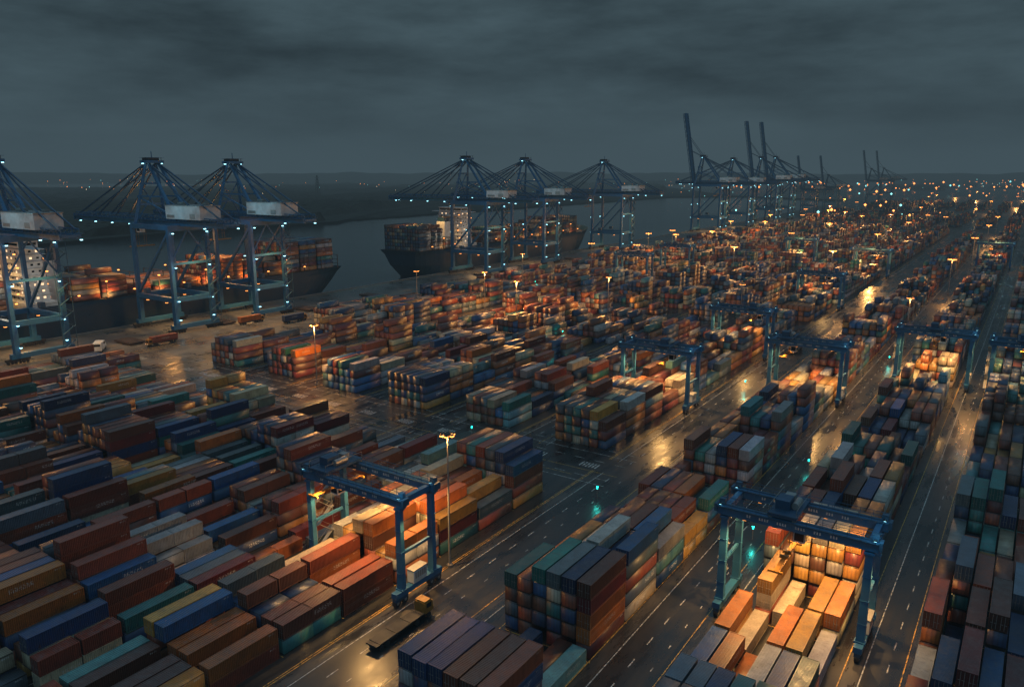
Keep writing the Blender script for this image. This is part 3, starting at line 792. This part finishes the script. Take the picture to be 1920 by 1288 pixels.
    fl=MB(); fl.box(0,0,0,.8,.8,.4,0); me=fl.mesh('ship_deck_light',[E_warm])
    y=-L/2+18; k=0
    while y<L/2-24:
        if abs(y-ys)>9:
            for x in (19.6,-19.6): obj('deck_light',me,(x*.97,y,dz+9.3 if k%2 else dz+4),e)
            dim=.3 if (seed==1 and y>L/2-70) else 1
            if k%2==1 and abs(y-ys)>20: light('deck_lamp',(21.5,y,dz+3),7000*warm*dim,WARM,.5,e,150,(-1,0,.75))
            if k%3==0 and dim==1 and abs(y-ys)>34: light('deck_lamp',(3,y,dz+24),9000*warm,WARM,.5,e)
        y+=13.6; k+=1
    for k in range(8): obj('deck_light',me,(R.uniform(9,13.6),ys-6.6*(1 if k%2 else -1),dz+4+k*3),e)
    cw=(1,.82,.62)
    light('deck_lamp',(22,ys-18,dz+14),2600 if seed==1 else 2200,cw,.5,e); light('deck_lamp',(26,ys+10,dz+14),1800,cw,.5,e)
ship(*SH[0],2.2*H,'dark-hulled container ship with warm deck lights beside quay',1,1.1)
ship(*SH[1],6.5*H,'black-hulled container ship with white superstructure at quay',2,.4)

# ------------------------------------------------------------------ high mast lamps
def mast_mesh(h):
    b=MB(); b.cyl((0,0,0),(0,0,h),.24,10,0,.12); b.cyl((0,0,0),(0,0,.5),.6,10,1); b.box(0,0,1.4,.4,.3,1.1,0)
    return b.mesh('mast_pole',[M_galv,M_concrete])
def mast_head(k=1.):
    b=MB(); b.cyl((0,0,-.1),(0,0,.25),.7*k,12,0)
    for i in range(6):
        a=i*math.pi/3; x,y=1.05*k*math.cos(a),1.05*k*math.sin(a); b.beam((0,0,.1),(x,y,.1),.1,mi=0); b.box(x,y,.05,.6*k,.6*k,.25,0); b.box(x*1.08,y*1.08,-.16,.56*k,.56*k,.22*k*k,1)
    return b.mesh('mast_head',[M_dark,E_warm])
MM={h:mast_mesh(h) for h in (22,27)}; MH=mast_head(); MHf=mast_head(1.7)
def mast(x,y,h=22,e_=9000):
    far=y>480
    t=thing('high_mast_lamp','tall galvanised floodlight mast with warm lamps in yard','lamp mast',(x,y,0),[('pole',MM[h],(0,0,0)),('lamp_head',MHf if far else MH,(0,0,h))],'floodlight masts around the yard')
    if e_: light('mast_lamp',(0,0,h-1.2),e_,WARM,.5,t)
mast(-1.155*H,1.41*H,27,10000)
mast(-2.76*H,2.40*H,22,48000); mast(-2.79*H,4.15*H,22,50000); mast(-3.4*H,8.3*H,22,34000)
mast(-276.5,92,22,26000); mast(-177,45,22,9000)  # out-of-view masts added to throw warm light on the left field
gx=[CC['C']+18,CC['A']-17.5,WC[1]-17,WC[3]-17,-276]
for gi,gxi in enumerate(gx):
    y=340+R.uniform(-30,30)
    while y<1150:
        mast(gxi+R.uniform(-.5,.5),y,22,(36000 if gi>0 else 18000) if R.random()<.7 else 0); y+=R.uniform(130,200)
for x,y,e_ in ((-4.05*H,60,14000),(-3.7*H,420,22000),(-3.72*H,620,22000)): mast(x,y,22,e_)  # first mast is out of view, added for light on the left field
for k in range(80):
    f=R.uniform(11,32); r_=R.uniform(3,22)
    x,y=fr(f,r_)
    if x>-4.5*H and x<60 and y>750: mast(x,y,22,60000 if k%2 else 0)
def lamps_far():
    b=MB(); 
    def blob(x,y,z,r,mi):
        B=len(b.v); b.v+=[(x+r,y,z),(x-r,y,z),(x,y+r,z),(x,y-r,z),(x,y,z+r),(x,y,z-r)]
        for q_ in ((0,2,4),(2,1,4),(1,3,4),(3,0,4),(2,0,5),(1,2,5),(3,1,5),(0,3,5)): b.f.append(tuple(B+i for i in q_)); b.m.append(mi)
    rr=random.Random(5)
    cl=[(rr.uniform(30,66),rr.uniform(-.62,.68)) for _ in range(36)]
    for f0,a0 in cl:
        for _ in range(rr.randint(2,8)):
            f=f0*rr.uniform(.92,1.08); r_=f*(a0+rr.uniform(-.035,.035)); x,y=fr(f,r_)
            blob(x,y,rr.uniform(6,26),.026*f*rr.uniform(.6,1.7),rr.choice((0,0,0,1,2)))
    for _ in range(115):
        f=rr.uniform(13,52); r_=f*rr.uniform(.27,.68); x,y=fr(f,r_)
        if x<-5*H and f<32: continue
        blob(x,y,rr.uniform(12,28),(.5+.055*f)*rr.uniform(.5,1.7),rr.choice((0,0,0,0,0,2)))
    for _ in range(80):
        f=rr.uniform(32,60); r_=f*rr.uniform(-.2,.4); x,y=fr(f,r_); blob(x,y,rr.uniform(3,14),.024*f*rr.uniform(.5,1.4),rr.choice((0,0,1,2)))
    struct('distant_lamps',b.mesh('distant_lamps',[emit('distant_sodium',(1,.3,.07),5),emit('distant_white',(1,.7,.42),3),emit('distant_teal',(.3,.9,.9),2.5)]),kind='stuff')
lamps_far()
b=MB(); b.cyl((0,0,0),(0,0,2.4),.06,6,0); pm=b.mesh('standin_post',[M_galv]); b=MB(); b.cyl((0,0,2.4),(0,0,2.9),.2,8); ph=b.mesh('standin_head',[E_teal])
for x,y in ((-78,150),(-1.1*H-46,168),(-41.5,150),(-41.5,196),(-112,214),(-176,300),(-274,430),(-145,255),(-79,262),(-43,330),(-210,230)):  # teal lamps and posts are added stand-ins for glowing dots
    t=thing('signal_lamp','small teal lamp on a short post, added to stand in for glowing dots','added teal lamp',(x,y,0),[('post',pm,(0,0,0)),('lamp',ph,(0,0,0))],'added teal stand-in lamps along the lanes')
    light('signal_light',(0,0,3.1),300,(.05,.9,.75),.2,t)

# ------------------------------------------------------------------ vehicles
def truck_parts():
    b=MB(); b.bb(-1.2,1.2,5.2,7.2,1.0,2.9); b.bb(-1.1,1.1,5.3,6.9,2.9,3.2); b.bb(-1.15,1.15,7.2,7.45,1.0,1.7)
    cab=b.mesh('truck_cab',[M_yel])
    b=MB(); b.bb(-1.05,1.05,7.21,7.26,1.9,2.8); b.bb(-1.24,-1.2,5.6,6.8,1.95,2.75); b.bb(1.2,1.24,5.6,6.8,1.95,2.75); win=b.mesh('truck_window',[M_glass])
    b=MB(); b.bb(-.5,.5,-6.6,7,.8,1.1); b.bb(-1.2,1.2,-6.6,5,1.1,1.3)
    for y in (-5.8,-2,1.5,4.4): b.bb(-1.22,1.22,y,y+.3,1.0,1.38)
    ch=b.mesh('truck_chassis',[M_dark])
    b=MB(); b.cyl((-1.22,0,.5),(-.82,0,.5),.5,12); b.cyl((.82,0,.5),(1.22,0,.5),.5,12); b.cyl((-.82,0,.5),(.82,0,.5),.12,6); wh=b.mesh('truck_wheels',[M_dark])
    b=MB(); b.box(-.8,7.47,1.3,.3,.06,.2); b.box(.8,7.47,1.3,.3,.06,.2); hl=b.mesh('truck_headlight',[E_win])
    return cab,win,ch,wh,hl
TP=truck_parts()
def truck(x,y,rot=0,load=None):
    cab,win,ch,wh,hl=TP
    thing('yard_truck','ochre yard tractor with flat container trailer on lane','truck',(x,y,0),[('cab',cab,(0,0,0),[('window',win,(0,0,0))]),('chassis',ch,(0,0,0)),('headlight',hl,(0,0,0))]+[('wheel',wh,(0,yy,0)) for yy in (-5.4,-4.1,3.2,6.2)],'yard trucks on the lanes',rot)
    if load is not None:
        o=obj('shipping_container',CM[40],(x,y-.7*math.cos(rot),1.39),rot=rot); c=PAL[load][1]; o.color=(*c,R.random())
        o['label']=f'{PAL[load][0]} shipping container carried on a truck trailer'; o['category']='shipping container'; o['group']='containers on truck trailers'
        d=obj('door',DM,(0,-L40/2+.06,0),o); d.color=o.color
truck(-1.065*H,84,0); truck(-4.3*H,3.2*H,0,2); truck(-4.2*H,2.5*H,math.pi,0); truck(-4.25*H,5*H,0,6); truck(-4.3*H,6.6*H,0,4)
truck(-79,330,math.pi,7); truck(-4.15*H,4.1*H,math.pi,8); truck(-4.3*H,8*H,0,2); truck(-4.2*H,5.7*H,0,1); truck(-4.12*H,6.1*H,0,0); truck(-4.1*H,3.4*H,0,3); truck(-4.05*H,4.5*H,0,1)
b=MB(); b.bb(-.95,.95,-2.6,2.6,.45,1.2); b.bb(-.9,.9,-2.55,1.5,1.2,2.1); b.quadbox([(-.9,1.5,1.2),(.9,1.5,1.2),(.9,2.3,1.2),(-.9,2.3,1.2),(-.85,1.5,2.1),(.85,1.5,2.1),(.85,1.6,2.1),(-.85,1.6,2.1)])
vb=b.mesh('van_body',[M_white]); b=MB(); b.bb(-.92,.92,.3,1.4,1.35,1.9); b.bb(-.7,.7,-2.57,-2.56,1.4,1.9); vw=b.mesh('van_window',[M_glass])
b=MB(); b.cyl((-.97,0,.36),(-.75,0,.36),.36,12); b.cyl((.75,0,.36),(.97,0,.36),.36,12); b.cyl((-.75,0,.36),(.75,0,.36),.08,6); vwh=b.mesh('van_wheels',[M_dark])
for x,y,r_,s_ in ((-4.34*H,2.2*H,.9,1.9),(-4.1*H,1.95*H,1.2,1),(-4.12*H,3.7*H,0,1),(-4.08*H,3.85*H,0,1),(-4.1*H,5.6*H,.2,1),(-3.9*H,2.75*H,1.57,1)):
    e=thing('service_van','white service van parked on the concrete quay','van',(x,y,0),[('body',vb,(0,0,0)),('window',vw,(0,0,0)),('wheel',vwh,(0,1.7,0)),('wheel',vwh,(0,-1.6,0))],'vans on the quay',r_); e.scale=(s_,)*3
b=MB(); b.bb(-6.5,6.5,-3.5,3.5,.5,1.3)
for i in range(-5,6,2): b.bb(i-.1,i+.1,-3.4,3.4,1.3,1.45)
for sx in (-5,5):
    for sy in (-2.5,2.5): b.bb(sx-.4,sx+.4,sy-.4,sy+.4,0,.5)
hcm=b.mesh('hatch_cover',[M_deck])
for y in (2.42,3.1,3.75,4.5,6.0,6.9,7.7):
    o=obj('hatch_cover',hcm,(-4.42*H+R.uniform(-3,3),y*H+R.uniform(-3,3),0)); o['label']='rusty steel ship hatch cover laid on the quay'; o['category']='hatch cover'; o['group']='hatch covers on the quay'
b=MB(); hp=62
for sx in (-1,1):
    for sy in (-1,1): b.beam((sx*6,sy*6,0),(sx*.8,sy*.8,hp),.8)
for k in range(8):
    z0,z1=hp*k/8,hp*(k+1)/8; w0,w1=6-5.2*k/8,6-5.2*(k+1)/8
    for s in (-1,1): b.beam((-w0,s*w0,z0),(w1,s*w1,z1),.5); b.beam((s*w0,w0,z0),(s*w1,-w1,z1),.5)
for z in (40,48,56): b.beam((-9,0,z),(9,0,z),.9)
pl=b.mesh('pylon',[M_dark]); x,y=fr(30,-7.45); o=obj('power_pylon',pl,(x,y,-.5)); o['label']='dark lattice power pylon on the far bank'; o['category']='pylon'
b=MB(); b.bb(-40,40,-22,22,0,12); b.face([(-40,-22,12.01),(40,-22,12.01),(40,0,17),(-40,0,17)]); b.face([(40,22,12.01),(-40,22,12.01),(-40,0,17),(40,0,17)]); b.face([(-40,-22,12.01),(-40,0,17),(-40,22,12.01)]); b.face([(40,-22,12.01),(40,22,12.01),(40,0,17)])
for i in range(6): b.bb(-34+i*12,-28+i*12,-22.1,-22.02,0,6,1)
wm=b.mesh('warehouse',[M_concrete,M_glass])
for k in range(26):
    f=R.uniform(34,60); x,y=fr(f,f*R.uniform(-.1,.65)); o=obj('warehouse',wm,(x,y,-.3),rot=R.uniform(-.4,.4)); o.scale=(R.uniform(.7,1.6),R.uniform(.8,1.4),R.uniform(.7,1.5))
    o['label']='low pitched-roof warehouse in the hazy distance'; o['category']='warehouse'; o['group']='distant warehouses'
